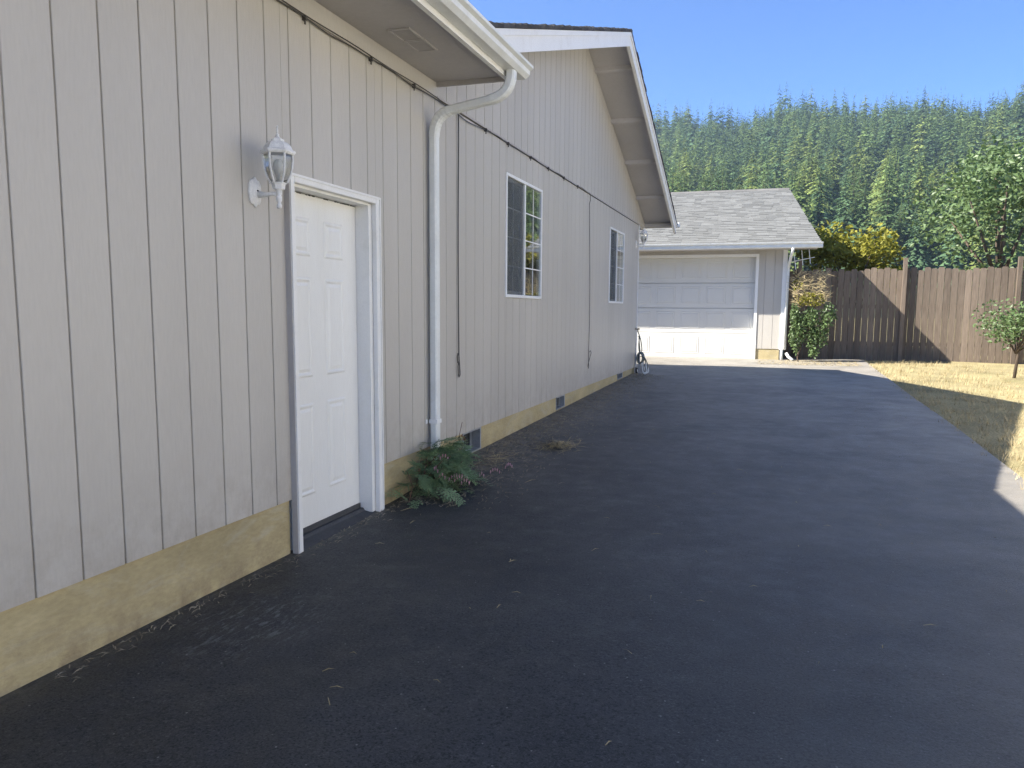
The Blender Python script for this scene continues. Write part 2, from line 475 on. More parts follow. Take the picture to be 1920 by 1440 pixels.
# gable core + upper boards
YE = 16.42
gp = MB()
gp.prism([(5.2, 2.64), (YE, 2.64), (YE, Tz(YE) - .075), (11.03, 4.64 - .08), (5.2, Tz(5.2) - .075)], 'x', -9, -.006)
gable = gp.build('gable_wall', 'siding', house)
k = math.ceil((5.4 - G0) / GP)
while True:
    a = G0 + k * GP + GW / 2; b = min(G0 + (k + 1) * GP - GW / 2, YE - .01); k += 1
    if a >= YE - .02: break
    if a < 6.0 - .25: continue
    a = max(a, 6.034)
    b_ = MB(); e = .0022; x0, x1 = -.008, .006
    zt = lambda y: Tz(y) - .072
    mids = [a, b] if not (a < 11.03 < b) else [a, 11.03, b]
    poly = [(a, 2.650), (b, 2.650)] + [(y, zt(y)) for y in mids[::-1]]
    b_.prism([(y - a, z - 2.65) for y, z in poly], 'x', x0, x1)
    inst('siding_board', b_.mesh('siding_board', 'siding'), gable, (0, a, 2.65))
MB().box(-9, -.02, YC - .03, YE - .004, 2.60, 2.636).build('eave_soffit', 'soffit', house)

# foundation with vents
vents = [(6.61, 7.07), (9.82, 10.24), (13.94, 14.41)]
fm = MB()
def fbox(a, b, z0, z1):
    fm.box(-.19, -.016, a, b, z0, z1)
fbox(-5, 3.92, -.7, ZB + .003)
cur = 5.002
for a, b in vents:
    fbox(cur, a, -.7, ZB + .003); fbox(a, b, -.7, base_z(a) + berm(a) + .02); cur = b
fbox(cur, YC - .04, -.7, ZB + .003)
found = fm.build('foundation', 'concrete', house)
for a, b in vents:
    zb = base_z(a) + berm(a) + .02; zt = ZB - .004
    v = MB()
    for (y0, y1, z0, z1) in ((a, a + .012, zb, zt), (b - .03, b, zb, zt), (a + .012, b - .03, zb, zb + .014), (a + .012, b - .03, zt - .012, zt)):
        v.box(-.10, -.005, y0, y1, z0, z1)
    v.box(-.06, -.05, a + .3, a + .318, zb, zt)
    vo = v.build('vent', 'galv', found)
    d = MB().box(-.14, -.12, a, b, zb, zt).build('vent_screen', 'screen', house)
# low galvanised well rim and a broken white piece at the middle vent
# near roof, soffit, fascia, gutter
mb = MB()
mb.prism([(.63, 2.872), (-4.0, 4.40), (-8.6, 2.87), (-8.6, 2.80), (-4.0, 4.32), (.63, 2.80)], 'y', -5.4, 6.04)
roof_n = mb.build('low_roof', 'mauve', house)
so = MB().box(-.006, .588, -5.2, 6.012, 2.746, 2.762).build('soffit', 'soffit', house)
MB().box(.0, .588, 6.012, 6.034, 2.712, 2.80).build('soffit_end_trim', 'mauve', house)
MB().box(.5885, .622, -5.2, 6.034, 2.700, 2.86).build('fascia', 'white', house)
gpf = [(.626, 2.735), (.706, 2.735), (.735, 2.762), (.738, 2.792), (.764, 2.806), (.766, 2.824), (.758, 2.824), (.752, 2.812), (.728, 2.797), (.726, 2.765), (.702, 2.741), (.630, 2.741), (.630, 2.83), (.626, 2.83)]
gut = MB(); gut.prism(gpf, 'y', -5.2, 6.10)
gut = gut.build('gutter', 'alu', house)
ge = MB(); ge.prism([(.6265, 2.7355), (.706, 2.7355), (.7345, 2.762), (.7375, 2.792), (.7635, 2.806), (.7645, 2.824), (.6265, 2.829)], 'y', 6.1005, 6.104)
ge.build('end_cap', 'alu', gut)
# soffit vent grilles
for (y0, y1) in ((4.825, 5.045), (5.055, 5.275)):
    v = MB()
    x0, x1 = .185, .338
    for (a, b, c, d) in ((x0, x1, y0, y0 + .014), (x0, x1, y1 - .014, y1), (x0, x0 + .016, y0 + .014, y1 - .014), (x1 - .016, x1, y0 + .014, y1 - .014)):
        v.box(a, b, c, d, 2.736, 2.7455)
    for i in range(9):
        y = y0 + .024 + i * .0205
        v.box(x0 + .018, x1 - .018, y, y + .011, 2.7405, 2.7445)
    v.build('soffit_grille', 'soffit', so)

# downspout
def rect_sweep(pts, w, d, scales=None):
    m_ = MB(); pts = [Vector(p) for p in pts]; side = Vector((0, 1, 0)); vs = []
    for i, p in enumerate(pts):
        t = (pts[min(i + 1, len(pts) - 1)] - pts[max(i - 1, 0)]).normalized()
        nn = side.cross(t).normalized(); s_ = scales[i] if scales else 1
        c = .012
        prof = [(-w/2, -d/2 + c), (-w/2 + c, -d/2), (w/2 - c, -d/2), (w/2, -d/2 + c), (w/2, d/2 - c), (w/2 - c, d/2), (-w/2 + c, d/2), (-w/2, d/2 - c)]
        for a, b in prof: vs.append(p + side * a * s_ + nn * b * s_)
    n = 8; fs = []
    for i in range(len(pts) - 1):
        for k in range(n): fs.append((i*n+k, i*n+(k+1) % n, (i+1)*n+(k+1) % n, (i+1)*n+k))
    fs += [tuple(range(n))[::-1], tuple(range((len(pts)-1)*n, len(pts)*n))]
    m_.add(vs, fs); return m_
DY, DX = 5.862, .052
def arc(p0, p1, p2, n=12):
    p0, p1, p2 = Vector(p0), Vector(p1), Vector(p2)
    return [(p0 * (1-t)**2 + p1 * 2*t*(1-t) + p2 * t*t) for t in [i / n for i in range(n + 1)]]
ds = rect_sweep([(DX, DY, 2.32), (DX, DY, -.28)], .078, .062).build('downspout', 'alu', house)
e1 = arc((DX, DY, 2.30), (DX + .005, DY, 2.46), (.185, DY, 2.488), 14)
rect_sweep(e1, .080, .064, [1 + (.05 if i % 2 else 0) for i in range(15)]).build('elbow', 'alu', ds)
rect_sweep([(.175, DY, 2.487), (.53, DY, 2.548)], .077, .060).build('offset_pipe', 'alu', ds)
e2 = arc((.50, DY, 2.543), (.655, DY, 2.565), (.668, DY, 2.70), 12)
rect_sweep(e2 + [Vector((.668, DY, 2.742))], .080, .064, [1 + (.035 if i % 2 else 0) for i in range(14)]).build('elbow', 'alu', ds)
e3 = arc((DX, DY, -.20), (DX, DY, -.315), (DX + .16, DY, -.335), 10)
rect_sweep(e3, .080, .064, [1 + (.05 if i % 2 else 0) for i in range(11)]).build('elbow', 'alu', ds)
st = MB().box(DX - .035, DX + .036, DY - .043, DY + .043, .105, .137)
st.box(.001, .006, DY - .075, DY - .043, .105, .137)
st.box(.001, .006, DY + .043, DY + .07, .105, .137)
st.build('strap', 'vinyl', ds)

# gable roof
rp = MB()
for xa, xb in ((-9.2, .555),):
    rp.prism([(16.62, Tz(16.62) - .02), (11.03, 4.62), (5.52, Tz(5.52) - .02), (5.52, Tz(5.52) - .06), (11.03, 4.575), (16.62, Tz(16.62) - .06)], 'x', xa, xb)
gr = rp.build('gable_roof', 'soffit', house)
shg = MB()
random.seed(3)
for side in (0, 1):
    y = 16.66 if side == 0 else 5.52
    L = 5.66 if side == 0 else 5.55
    n = int(L / .14)
    for i in range(n + 1):
        if side == 0: ya, yb = 16.66 - i * .14, 16.66 - (i + 1) * .14 - .02; yb = max(yb, 11.03)
        else: ya, yb = 5.52 + i * .14, 5.52 + (i + 1) * .14 + .02; yb = min(yb, 11.03)
        if abs(yb - ya) < .02: continue
        c = random.uniform(.06, .1); th = .016 + random.uniform(0, .012)
        xe = .622 + random.uniform(-.006, .008)
        poly = [(ya, Tz(ya) - .018), (ya, Tz(ya) + th), (yb, Tz(yb) + .004), (yb, Tz(yb) - .018)]
        shg.prism(poly if side == 0 else poly[::-1], 'x', -9.2, xe, (c, c, c * 1.02))
o = shg.build('shingles', 'shingle', gr); o['kind'] = 'stuff'
def barge(y0, y1, dz_top, dz_bot, x0, x1):
    ys_ = [y0, y1]
    return [(y0, Tz(y0) - dz_top), (y1, Tz(y1) - dz_top), (y1, Tz(y1) - dz_bot), (y0, Tz(y0) - dz_bot)]
for (y0, y1) in ((5.52, 11.029), (11.031, 16.60)):
    b = MB(); b.prism(barge(y0, y1, .021, .195, 0, 0), 'x', .5555, .598); b.build('barge_board', 'white', house)
    b = MB(); b.prism(barge(y0, y1, .021, .068, 0, 0), 'x', .5985, .613); b.build('barge_trim', 'white', house)
for yl in (11.60, 12.84, 14.06, 15.30):
    b = MB(); w = .038
    b.prism([(yl, Tz(yl) - .062), (yl + w, Tz(yl + w) - .062), (yl + w, Tz(yl + w) - .125), (yl, Tz(yl) - .115)], 'x', .004, .552)
    b.build('lookout', 'soffit', house)
MB().box(-9, .552, 16.40, 16.44, 2.655, Tz(16.42) - .07).build('eave_fascia', 'mauve', house)
b = MB(); b.box(-9.1, .66, 16.625, 16.74, 2.655, 2.745); b.build('eave_gutter', 'alu', house, bevel=.008)

# entrance door: casing, jambs, slab, threshold
fr = MB()
cx0, cx1 = -.002, .034
ZG = -.412
fr.box(cx0, cx1, 3.930, 3.982, ZG, 1.741)
fr.box(cx0, cx1, 4.940, 4.998, ZG, 1.741)
fr.box(cx0, cx1, 3.9825, 4.9395, 1.692, 1.741)
frame = fr.build('door_frame', 'white', house, bevel=.006)
f2 = MB()
f2.box(.0345, .040, 3.933, 3.947, ZG, 1.738); f2.box(.0345, .040, 4.983, 4.996, ZG, 1.738); f2.box(.0345, .040, 3.9475, 4.9825, 1.724, 1.738)
f2.build('back_band', 'white', frame)
j = MB()
j.box(-.195, -.0025, 3.96, 4.010, -.40, 1.69); j.box(-.195, -.0025, 4.898, 4.943, ZG + .02, 1.69)
j.box(-.195, -.0025, 4.0105, 4.8975, 1.678, 1.72)
j.build('jamb', 'white', frame)
MB().box(-.002, .0335, 3.924, 3.9295, ZG, 1.738).build('casing_side_strip', 'mauve', frame)
DXF = -.10
dm = MB(); dm.box(-.145, DXF, 4.013, 4.8945, -.333, 1.672)
door = dm.build('door', 'door', house)
def raised(parent, x, y0, y1, z0, z1, name='panel', m='door', depth=.012, axis='x'):
    """moulded raised panel facing +x (axis x) or -y (axis y)"""
    P = MB(); rings = [(0, .0006), (.010, .007), (.018, .007), (.028, .0012), (.034, .0012), (.052, .0075)]
    vs = []
    for ins, h in rings:
        for (a, b) in ((y0+ins, z0+ins), (y1-ins, z0+ins), (y1-ins, z1-ins), (y0+ins, z1-ins)):
            vs.append((x + h, a, b) if axis == 'x' else (a, x - h, b))
    fs = []
    for i in range(len(rings) - 1):
        for k in range(4):
            q = (i*4+k, i*4+(k+1) % 4, (i+1)*4+(k+1) % 4, (i+1)*4+k)
            fs.append(q)
    e = (len(rings) - 1) * 4
    fs.append((e, e+1, e+2, e+3))
    P.add(vs, fs); return P.build(name, m, parent)
for (y0, y1) in ((4.105, 4.335), (4.49, 4.72)):
    for (z0, z1) in ((1.31, 1.535), (.585, 1.185), (-.142, .425)):
        raised(door, DXF, y0, y1, z0, z1)
MB().box(-.105, -.092, 4.014, 4.893, -.366, -.334).build('door_sweep', 'sill', door)
t = MB(); t.prism([(-.19, -.44), (.022, -.44), (.022, -.402), (-.06, -.385), (-.075, -.367), (-.19, -.367)], 'y', 3.9835, 4.9385)
t.build('threshold', 'sill', house, bevel=.003)

# windows
def window(y0, y1, z0, z1):
    w = MB(); t = .032
    w.box(-.05, .012, y0, y0 + t, z0, z1); w.box(-.05, .012, y1 - t, y1, z0, z1)
    w.box(-.05, .012, y0 + t + .0005, y1 - t - .0005, z1 - t, z1); w.box(-.05, .012, y0 + t + .0005, y1 - t - .0005, z0, z0 + t)
    win = w.build('window', 'vinyl', house, bevel=.004)
    ym = (y0 + y1) / 2 - .04
    s1 = MB(); a, b, c, d = y0 + t + .002, ym + .02, z0 + t + .002, z1 - t - .002
    q = .034
    s1.box(-.040, -.012, a, a + q, c, d); s1.box(-.040, -.012, b - q, b, c, d)
    s1.box(-.040, -.012, a + q + .0005, b - q - .0005, c, c + q); s1.box(-.040, -.012, a + q + .0005, b - q - .0005, d - q, d)
    s1.build('sash', 'vinyl', win)
    MB().box(-.0105, -.0095, a, b, c, d).build('insect_screen', 'mesh', win)
    MB().box(-.034, -.031, a + q, b - q, c + q, d - q).build('pane', 'glass', win)
    MB().box(-.048, .006, ym + .022, ym + .062, c - .001, d + .001).build('meeting_rail', 'vinyl', win)
    a2, b2 = ym + .063, y1 - t - .001
    MB().box(-.006, -.002, a2, b2, c, d).build('pane', 'glass', win)
    for (p, r, xx, mm) in ((a + q, b - q, -.024, 'vinyl'), (a2, b2, .0015, 'vinyl')):
        g_ = MB(); pm = (p + r) / 2
        g_.box(xx - .004, xx, pm - .006, pm + .006, c + .004, d - .004)
        for i in (1, 2, 3):
            z = c + (d - c) * i / 4
            g_.box(xx - .0035, xx + .0005, p, r, z - .006, z + .006)
        g_.build('muntin', mm, win)
    MB().box(-.14, -.135, y0 + .01, y1 - .01, z0 + .01, z1 - .01).build('blind', 'screen', win)
    return win
gm_ = MB(); random.seed(2)
for i in range(26):
    y0 = 4.03 + i * .033 + random.uniform(0, .008)
    if random.random() < .7: gm_.box(-.0995, -.0975, y0, y0 + random.uniform(.012, .033), 1.669, 1.6715 + random.uniform(.001, .005))
gm_.build('caulk_gap', 'rubber', door)['kind'] = 'stuff'
window(7.735, 9.016, 1.125, 2.347)
window(12.955, 14.217, 1.123, 2.329)

# cables
def cable(pts, r, label, name='cable'):
    o = MB().tube(pts, r, 6).build(name, 'cable', None, smooth=True); return tag(o, label, 'cable')
random.seed(5)
pts = []
for i in range(160):
    y = -2.5 + i * (11.36 + 2.5) / 159
    sag = .006 * math.sin(y * 5.3) + .004 * math.sin(y * 11.1)
    z = 2.612 + max(0, (y - 6)) * .0035
    if 6.0 < y < 7.2: z -= .018 * math.sin((y - 6) / 1.2 * math.pi)
    pts.append((.016, y, z + sag))
pts += [(.016, 11.42, 2.615), (.016, 11.44, 2.54)]
z = 2.5
while z > .30:
    pts.append((.014, 11.45 + .05 * math.sin((z - .2) * 1.9) + .02 * (2.6 - z), z)); z -= .1
pts += [(.016, 11.53, .20), (.018, 11.50, .165), (.018, 11.46, .20), (.018, 11.60, .33), (.02, 11.66, .385), (.02, 11.62, .42), (.018, 11.56, .40)]
# order the end loop so that it swings back up to a hook
long_cable = cable(pts, .0044, 'black cable stapled along the wall top, dropping past the larger window to a hook', 'long_cable')
pts = [(.012, -2.5 + i * (6.05 + 2.5) / 60, 2.632 + .003 * math.sin(i * .9)) for i in range(61)]
cable(pts, .004, 'thin grey cable running under the eave over the white door', 'thin_cable')
pts = [(.014, 6.455, 2.60)] + [(.012, 6.457 + .006 * math.sin(z * 3) + (.025 * max(0, .8 - z)), z) for z in np.arange(2.5, .5, -.1)]
pts += [(.016, 6.48, .47), (.018, 6.475, .44), (.018, 6.455, .425), (.018, 6.437, .45), (.018, 6.432, .52), (.02, 6.44, .56), (.02, 6.42, .55), (.02, 6.41, .60), (.02, 6.425, .63)]
cable(pts, .0055, 'black cable hanging down the wall beside the downspout, ending in a small loop', 'hanging_cable')
random.seed(8)
for y in list(np.arange(2.75, 11.2, .72)):
    if 5.7 < y < 6.0: continue
    y = y + random.uniform(-.05, .05)
    z = 2.612 + max(0, (y - 6)) * .0035
    cl = MB().box(.001, .026, y - .008, y + .008, z - .014, z + .012)
    cl.box(.012, .020, y - .004, y + .004, z - .035, z - .014)
    cl.build('clip', 'cable', long_cable)

# wall lanterns
def lantern(y, z, label):
    L = thing('wall_lantern', (0, y, z), label, 'wall lamp', 'white coach lanterns on the house wall')
    bx = .150
    bp = MB()                                       # scalloped back plate
    out = [(0, .078), (.018, .062), (.034, .060), (.046, .040), (.050, .0), (.046, -.040), (.034, -.060), (.018, -.062), (0, -.078)]
    ol = [(a, b) for a, b in out] + [(-a, b) for a, b in out[-2:0:-1]]
    n = len(ol); vs = []
    for (x, s) in ((.001, 1), (.010, 1), (.016, .86), (.026, .55), (.034, .30)):
        vs += [(x, y + a * s, z + b * s) for a, b in ol]
    fs = [(i*n+k, i*n+(k+1) % n, (i+1)*n+(k+1) % n, (i+1)*n+k) for i in range(4) for k in range(n)]
    fs.append(tuple(range(4*n, 5*n)))
    bp.add(vs, fs); bp.build('back_plate', 'lamp', L)
    MB().tube([(.034, y - .018, z + .004), (.040, y - .018, z + .004)], .004, 6).build('screw', 'rubber', L)
    ar = MB(); ar.tube([(.03, y, z - .012), (.06, y, z - .016), (.10, y, z - .012), (bx, y, z - .012)], [.020, .013, .011, .011], 10)
    ar.lathe([(.006, -.088), (.013, -.084), (.014, -.068), (.008, -.060), (.012, -.052), (.015, -.046), (.015, -.030), (.012, -.022), (.016, -.012), (.016, .004), (.022, .010)], (bx, y, z), 12)
    ar.build('arm', 'lamp', L, smooth=True)
    cup = MB(); cup.lathe([(.020, .008), (.030, .009), (.034, .034), (.040, .036), (.041, .041)], (bx, y, z), 6); cup.build('cup', 'lamp', L)
    gl = [(.040, .042), (.056, .075), (.067, .115), (.071, .155), (.070, .183)]
    gm = MB(); gm.lathe(gl, (bx, y, z), 6); gm.build('glass_body', 'lampglass', L)
    rb = MB()
    for k in range(6):
        a = 2 * math.pi * (k + .5) / 6
        rb.tube([(bx + (r + .002) * math.cos(a), y + (r + .002) * math.sin(a), z + h) for r, h in gl], .0055, 5)
    rb.build('ribs', 'lamp', L)
    hd = MB(); hd.lathe([(.070, .180), (.080, .181), (.088, .190), (.088, .199), (.074, .205), (.064, .226), (.050, .240), (.034, .244), (.032, .256), (.026, .258), (.012, .266), (.008, .274), (.011, .278), (.005, .284), (.005, .300), (.0035, .312), (.006, .317), (.0015, .325)], (bx, y, z), 6)
    hd.build('cap', 'lamp', L)
    sk = MB(); sk.lathe([(.012, .042), (.012, .08), (.016, .082), (.024, .11), (.026, .13), (.018, .15), (.004, .158)], (bx, y, z), 12)
    sk.build('bulb', 'vinyl', L, smooth=True)
    return L
lantern(3.655, 1.594, 'white coach lantern beside the top corner of the white door')
lantern(15.43, 2.243, 'far white coach lantern at the house corner, seen against the garage roof')

# ------------------------------------------------------------------ garage
YG = 20.5
gar = thing('garage', (0, YG, -.15), 'detached garage with a wide white panelled door and grey shingle roof', 'garage')
zg = -.15
DR, DT = 2.052, 2.305                 # right edge and top of the door opening
m_ = MB()
m_.box(-3.6, -2.86, YG + .012, YG + .2, .11, 2.56)
m_.box(DR, 2.745, YG + .012, YG + .2, .11, 2.56)
m_.box(-2.86, DR, YG + .012, YG + .2, DT, 2.56)
m_.box(-3.6, 2.745, YG + .22, 28, -.3, 2.56)
m_.prism([(YG + .05, 2.56), (28, 2.56), (24.4, 4.3)], 'x', -3.6, 2.70)
gw = m_.build('garage_wall', 'siding', gar)
def vboard(x0, x1, z0, z1, parent):
    b = MB(); w = x1 - x0; e = .0022
    b.prism([(0, .014), (0, e), (e, 0), (w - e, 0), (w, e), (w, .014)], 'z', 0, z1 - z0)
    inst('siding_board', b.mesh('siding_board', 'siding'), parent, (x0, YG, z0))
for a, b in ((2.118, 2.262), (2.270, 2.482), (2.490, 2.66)): vboard(a, b, .115, 2.46, gw)
x = DR - .02
xx = 2.06
while xx > -3.5:
    vboard(max(xx - .212, -3.58), xx, 2.374, 2.46, gw); xx -= .2215
fm = MB().box(2.118, 2.66, YG + .014, YG + .2, -.4, .110); fm.box(-3.6, -2.92, YG + .014, YG + .2, -.4, .11)
fm.build('garage_foundation', 'concrete', gar)
tm = MB(); tm.box(DR, DR + .066, YG - .018, YG + .012, zg - .02, 2.372); tm.box(-2.925, DR - .0005, YG - .018, YG + .012, DT, 2.372)
tm.box(-2.925, -2.86, YG - .018, YG + .012, zg - .02, DT - .0005)
tm.build('garage_door_trim', 'white', gar)
jm = MB(); jm.box(DR - .001, DR + .03, YG + .0125, YG + .20, zg - .02, DT); jm.box(-2.86, DR, YG + .0125, YG + .20, DT - .001, DT + .03)
jm.build('garage_door_jamb', 'white', gar)
MB().box(2.66, 2.765, YG - .02, YG + .012, .1, 2.46).build('garage_corner_board', 'white', gar)
gd = MB()
SH = (DT - zg) / 4
gdoor = MB().box(-2.86, DR - .002, YG + .205, YG + .215, zg, DT).build('garage_door', 'gdoor', gar)
for i in range(4):
    z0 = zg + i * SH + .004; z1 = zg + (i + 1) * SH - .004
    s_ = MB(); yf = YG + .168
    s_.prism([(yf + .03, z0), (yf, z0 + .004), (yf, z1 - .01), (yf + .006, z1), (yf + .03, z1)], 'x', -2.858, DR - .004)
    s_.build('section', 'gdoor', gdoor)
    for k in range(8):
        xc = DR - .11 - .2 - k * .612
        if xc < -2.6: continue
        raised(gdoor, yf, xc - .235, xc + .235, z0 + .10, z1 - .085, 'panel', 'gdoor', axis='y')
MB().box(-2.86, DR - .004, YG + .15, YG + .20, zg - .02, zg + .006).build('bottom_seal', 'rubber', gdoor)
# roof
EY, EZ, RY, RZ = 19.80, 2.575, 24.4, 4.41
def rake_x(y): return 3.47 - (y - EY) / (RY - EY) * .72
sl = (RZ - EZ) / (RY - EY)
deck = MB()
vs = [(-4.2, EY, EZ - .03), (rake_x(EY), EY, EZ - .03), (rake_x(RY), RY, RZ - .03), (-4.2, RY, RZ - .03)]
deck.add(vs + [(a, b, c - .06) for a, b, c in vs], [(0, 1, 2, 3), (7, 6, 5, 4), (0, 4, 5, 1), (1, 5, 6, 2), (2, 6, 7, 3), (3, 7, 4, 0)])
vs = [(-4.2, RY, RZ - .03), (rake_x(RY), RY, RZ - .03), (rake_x(RY), 29, RZ - .03 - 4.6 * sl), (-4.2, 29, RZ - .03 - 4.6 * sl)]
deck.add(vs + [(a, b, c - .06) for a, b, c in vs], [(0, 1, 2, 3), (7, 6, 5, 4), (0, 4, 5, 1), (1, 5, 6, 2), (2, 6, 7, 3), (3, 7, 4, 0)])
groof = deck.build('garage_roof', 'mauve', gar)
shm = MB(); random.seed(21)
expo = .142; ny_ = int((RY - EY) / (expo * math.cos(math.atan(sl)))) + 1
cs = math.cos(math.atan(sl)); dy = expo * cs
for i in range(ny_):
    y0 = EY - .03 + i * dy; y1 = min(y0 + dy + .03, RY)
    x = -4.2 + random.uniform(-.2, 0)
    while x < rake_x(y0):
        w = random.uniform(.12, .34); x2 = min(x + w, rake_x((y0 + y1) / 2))
        if x2 - x > .02:
            th = random.choice((.006, .007, .014, .017))
            g_ = random.choice((.165, .175, .185, .19, .16)) * random.uniform(.95, 1.05)
            z0 = EZ + (y0 - EY) * sl; z1 = EZ + (y1 - EY) * sl
            col = (g_ * .985, g_, g_ * .965)
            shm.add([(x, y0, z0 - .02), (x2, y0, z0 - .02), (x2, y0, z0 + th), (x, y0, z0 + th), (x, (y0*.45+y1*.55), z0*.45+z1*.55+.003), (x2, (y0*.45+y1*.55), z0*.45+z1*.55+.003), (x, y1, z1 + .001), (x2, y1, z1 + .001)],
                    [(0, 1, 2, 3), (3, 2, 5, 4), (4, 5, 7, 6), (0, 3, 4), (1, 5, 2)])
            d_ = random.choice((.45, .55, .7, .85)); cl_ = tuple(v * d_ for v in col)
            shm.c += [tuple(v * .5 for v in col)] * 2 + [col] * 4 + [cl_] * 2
        x += w + .002
x = -4.2
while x < rake_x(RY) - .05:
    g_ = random.uniform(.14, .18); x2 = min(x + .29, rake_x(RY)); col = (g_, g_ * .98, g_ * .94)
    shm.prism([(RY - .14, RZ - .14 * sl + .012), (RY, RZ + .028), (RY + .14, RZ - .14 * sl + .012), (RY + .14, RZ - .14 * sl - .01), (RY, RZ), (RY - .14, RZ - .14 * sl - .01)], 'x', x, x2 - .006 + .004, col)
    x += .29
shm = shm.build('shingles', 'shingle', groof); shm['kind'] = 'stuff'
# eave: soffit, fascia, gutter
MB().box(-4.2, 3.40, 19.872, YG - .0, 2.462, 2.474).build('garage_soffit', 'soffit', gar)
MB().box(-4.2, 3.42, 19.842, 19.870, 2.45, 2.545).build('garage_fascia', 'white', gar)
gg = MB()
gp2 = [(19.838, 2.447), (19.785, 2.447), (19.766, 2.470), (19.762, 2.530), (19.722, 2.548), (19.714, 2.570), (19.722, 2.572), (19.730, 2.553), (19.770, 2.536), (19.774, 2.474), (19.789, 2.453), (19.838, 2.453)]
gg.prism([(p[0], p[1]) for p in gp2], 'x', -4.2, 3.50)
gg.build('garage_gutter', 'alu', gar)
pipe = MB(); pipe.tube([(2.86, 19.79, 2.45), (2.86, 19.80, 2.40), (2.84, 19.88, 2.32), (2.80, 20.30, 2.12), (2.79, 20.42, 2.04), (2.785, 20.44, 1.94), (2.785, 20.44, .1)], .034, 8)
pipe.build('garage_downspout', 'alu', gar, smooth=True)
MB().tube([(2.72, YG - .06, .12), (2.72, YG - .06, -.16)], .03, 8).build('drain_pipe', 'alu', gar, smooth=True)
MB().tube([(2.83, YG - .1, .02), (2.88, YG - .15, -.06), (2.98, YG - .25, -.13)], .035, 8).build('drain_elbow', 'alu', gar, smooth=True)

# ------------------------------------------------------------------ hose and cart at the house corner
tap = thing('garden_tap', (0, 15.6, .65), 'small garden tap on the far corner of the house wall', 'tap')
tp = MB(); tp.tube([(0, 15.6, .655), (.075, 15.6, .655)], .011, 8); tp.tube([(.05, 15.6, .655), (.058, 15.6, .60)], .011, 8)
tp.build('spout', 'brass', tap, smooth=True)
MB().tube([(.078, 15.6, .630), (.078, 15.6, .680)], .008, 8).build('tap_handle', 'brass', tap)
hp = [(.058, 15.6, .60), (.075, 15.6, .56), (.11, 15.6, .46), (.135, 15.6, .33), (.14, 15.6, .24), (.12, 15.61, .18), (.10, 15.62, .26), (.085, 15.62, .40), (.075, 15.61, .52), (.09, 15.6, .50), (.08, 15.59, .36), (.10, 15.59, .20),
      (.16, 15.58, .16), (.22, 15.57, .08), (.265, 15.56, -.02), (.27, 15.55, -.10), (.24, 15.55, -.155), (.18, 15.56, -.12), (.16, 15.58, -.02), (.19, 15.6, .08), (.215, 15.6, .02), (.20, 15.58, -.06)]
def smooth_path(p, n=6):
    P = [Vector(q) for q in p]; out = []
    for i in range(len(P) - 1):
        a, b, c, d = P[max(i-1, 0)], P[i], P[i+1], P[min(i+2, len(P)-1)]
        for k in range(n):
            t = k / n
            out.append(.5 * ((2*b) + (c-a)*t + (2*a-5*b+4*c-d)*t*t + (3*b-a-3*c+d)*t**3))
    return out + [P[-1]]
o = MB().tube(smooth_path(hp), .0095, 7).build('garden_hose', 'hose', None, smooth=True)
tag(o, 'grey garden hose hanging in loops from the tap at the house corner', 'hose')
hc = thing('hose_cart', (.15, 15.6, -.19), 'small hose cart with white tube frame standing at the far house corner', 'hose cart')
fr = MB()
fr.tube(smooth_path([(.155, 15.55, .02), (.20, 15.5, -.185), (.265, 15.5, -.16), (.225, 15.55, .0)], 4), .010, 7)
fr.tube(smooth_path([(.155, 15.72, .02), (.20, 15.72, -.185), (.265, 15.72, -.16), (.225, 15.72, .0)], 4), .010, 7)
fr.tube([(.155, 15.55, .02), (.155, 15.72, .02)], .009, 7)
fr.tube([(.20, 15.5, -.18), (.265, 15.5, -.16)], .014, 7)
fr.build('frame', 'alu', hc, smooth=True)
dr_ = MB()
for k in range(6):
    yy = 15.54 + k * .032
    ring = [(.115 + .055 * math.cos(a), yy + .004 * math.sin(3*a), .10 + .10 * math.sin(a)) for a in np.linspace(0, 2*math.pi, 20)]
    dr_.tube(ring, .016, 6)
dr_.build('hose_coil', 'hose', hc, smooth=True)
MB().tube([(.10, 15.58, .20), (.10, 15.58, -.14)], .012, 7).build('post', 'galv', hc)
MB().tube([(.12, 15.56, .135), (.20, 15.56, .135)], .010, 7).build('crank', 'galv', hc)
wh = MB(); wh.tube([(.055, 15.47, -.135), (.085, 15.47, -.135)], .055, 18); wh.build('wheel', 'rubber', hc)
MB().tube([(.0845, 15.47, -.135), (.088, 15.47, -.135)], .03, 14).build('hub', 'alu', hc)

# ------------------------------------------------------------------ fence, bush and ground at the right of the garage
fence = thing('wooden_fence', (5, 21.6, -.15), 'weathered brown board fence joining the right side of the garage', 'fence')
random.seed(4)
fb = {}
x = 2.79
while x < 11:
    h = 2.25 + random.choice((-.04, 0, .03)); w = .138
    if h not in fb:
        b = MB(); b.prism([(0, 0), (w, 0), (w, h - .03), (w - .025, h), (.025, h), (0, h - .03)], 'y', 0, .02); fb[h] = b.mesh('fence_board', 'oldwood')
    inst('fence_board', fb[h], fence, (x, 21.6 + random.uniform(-.004, .004), -.2)); x += .147
for z in (.2, 1.1, 1.85): MB().box(2.9, 11, 21.625, 21.67, z, z + .09).build('rail', 'oldwood', fence)
for xp in (3.03, 5.4, 7.8, 10.2): MB().box(xp, xp + .09, 21.49, 21.58, -.3, 2.30).build('post', 'oldwood', fence)

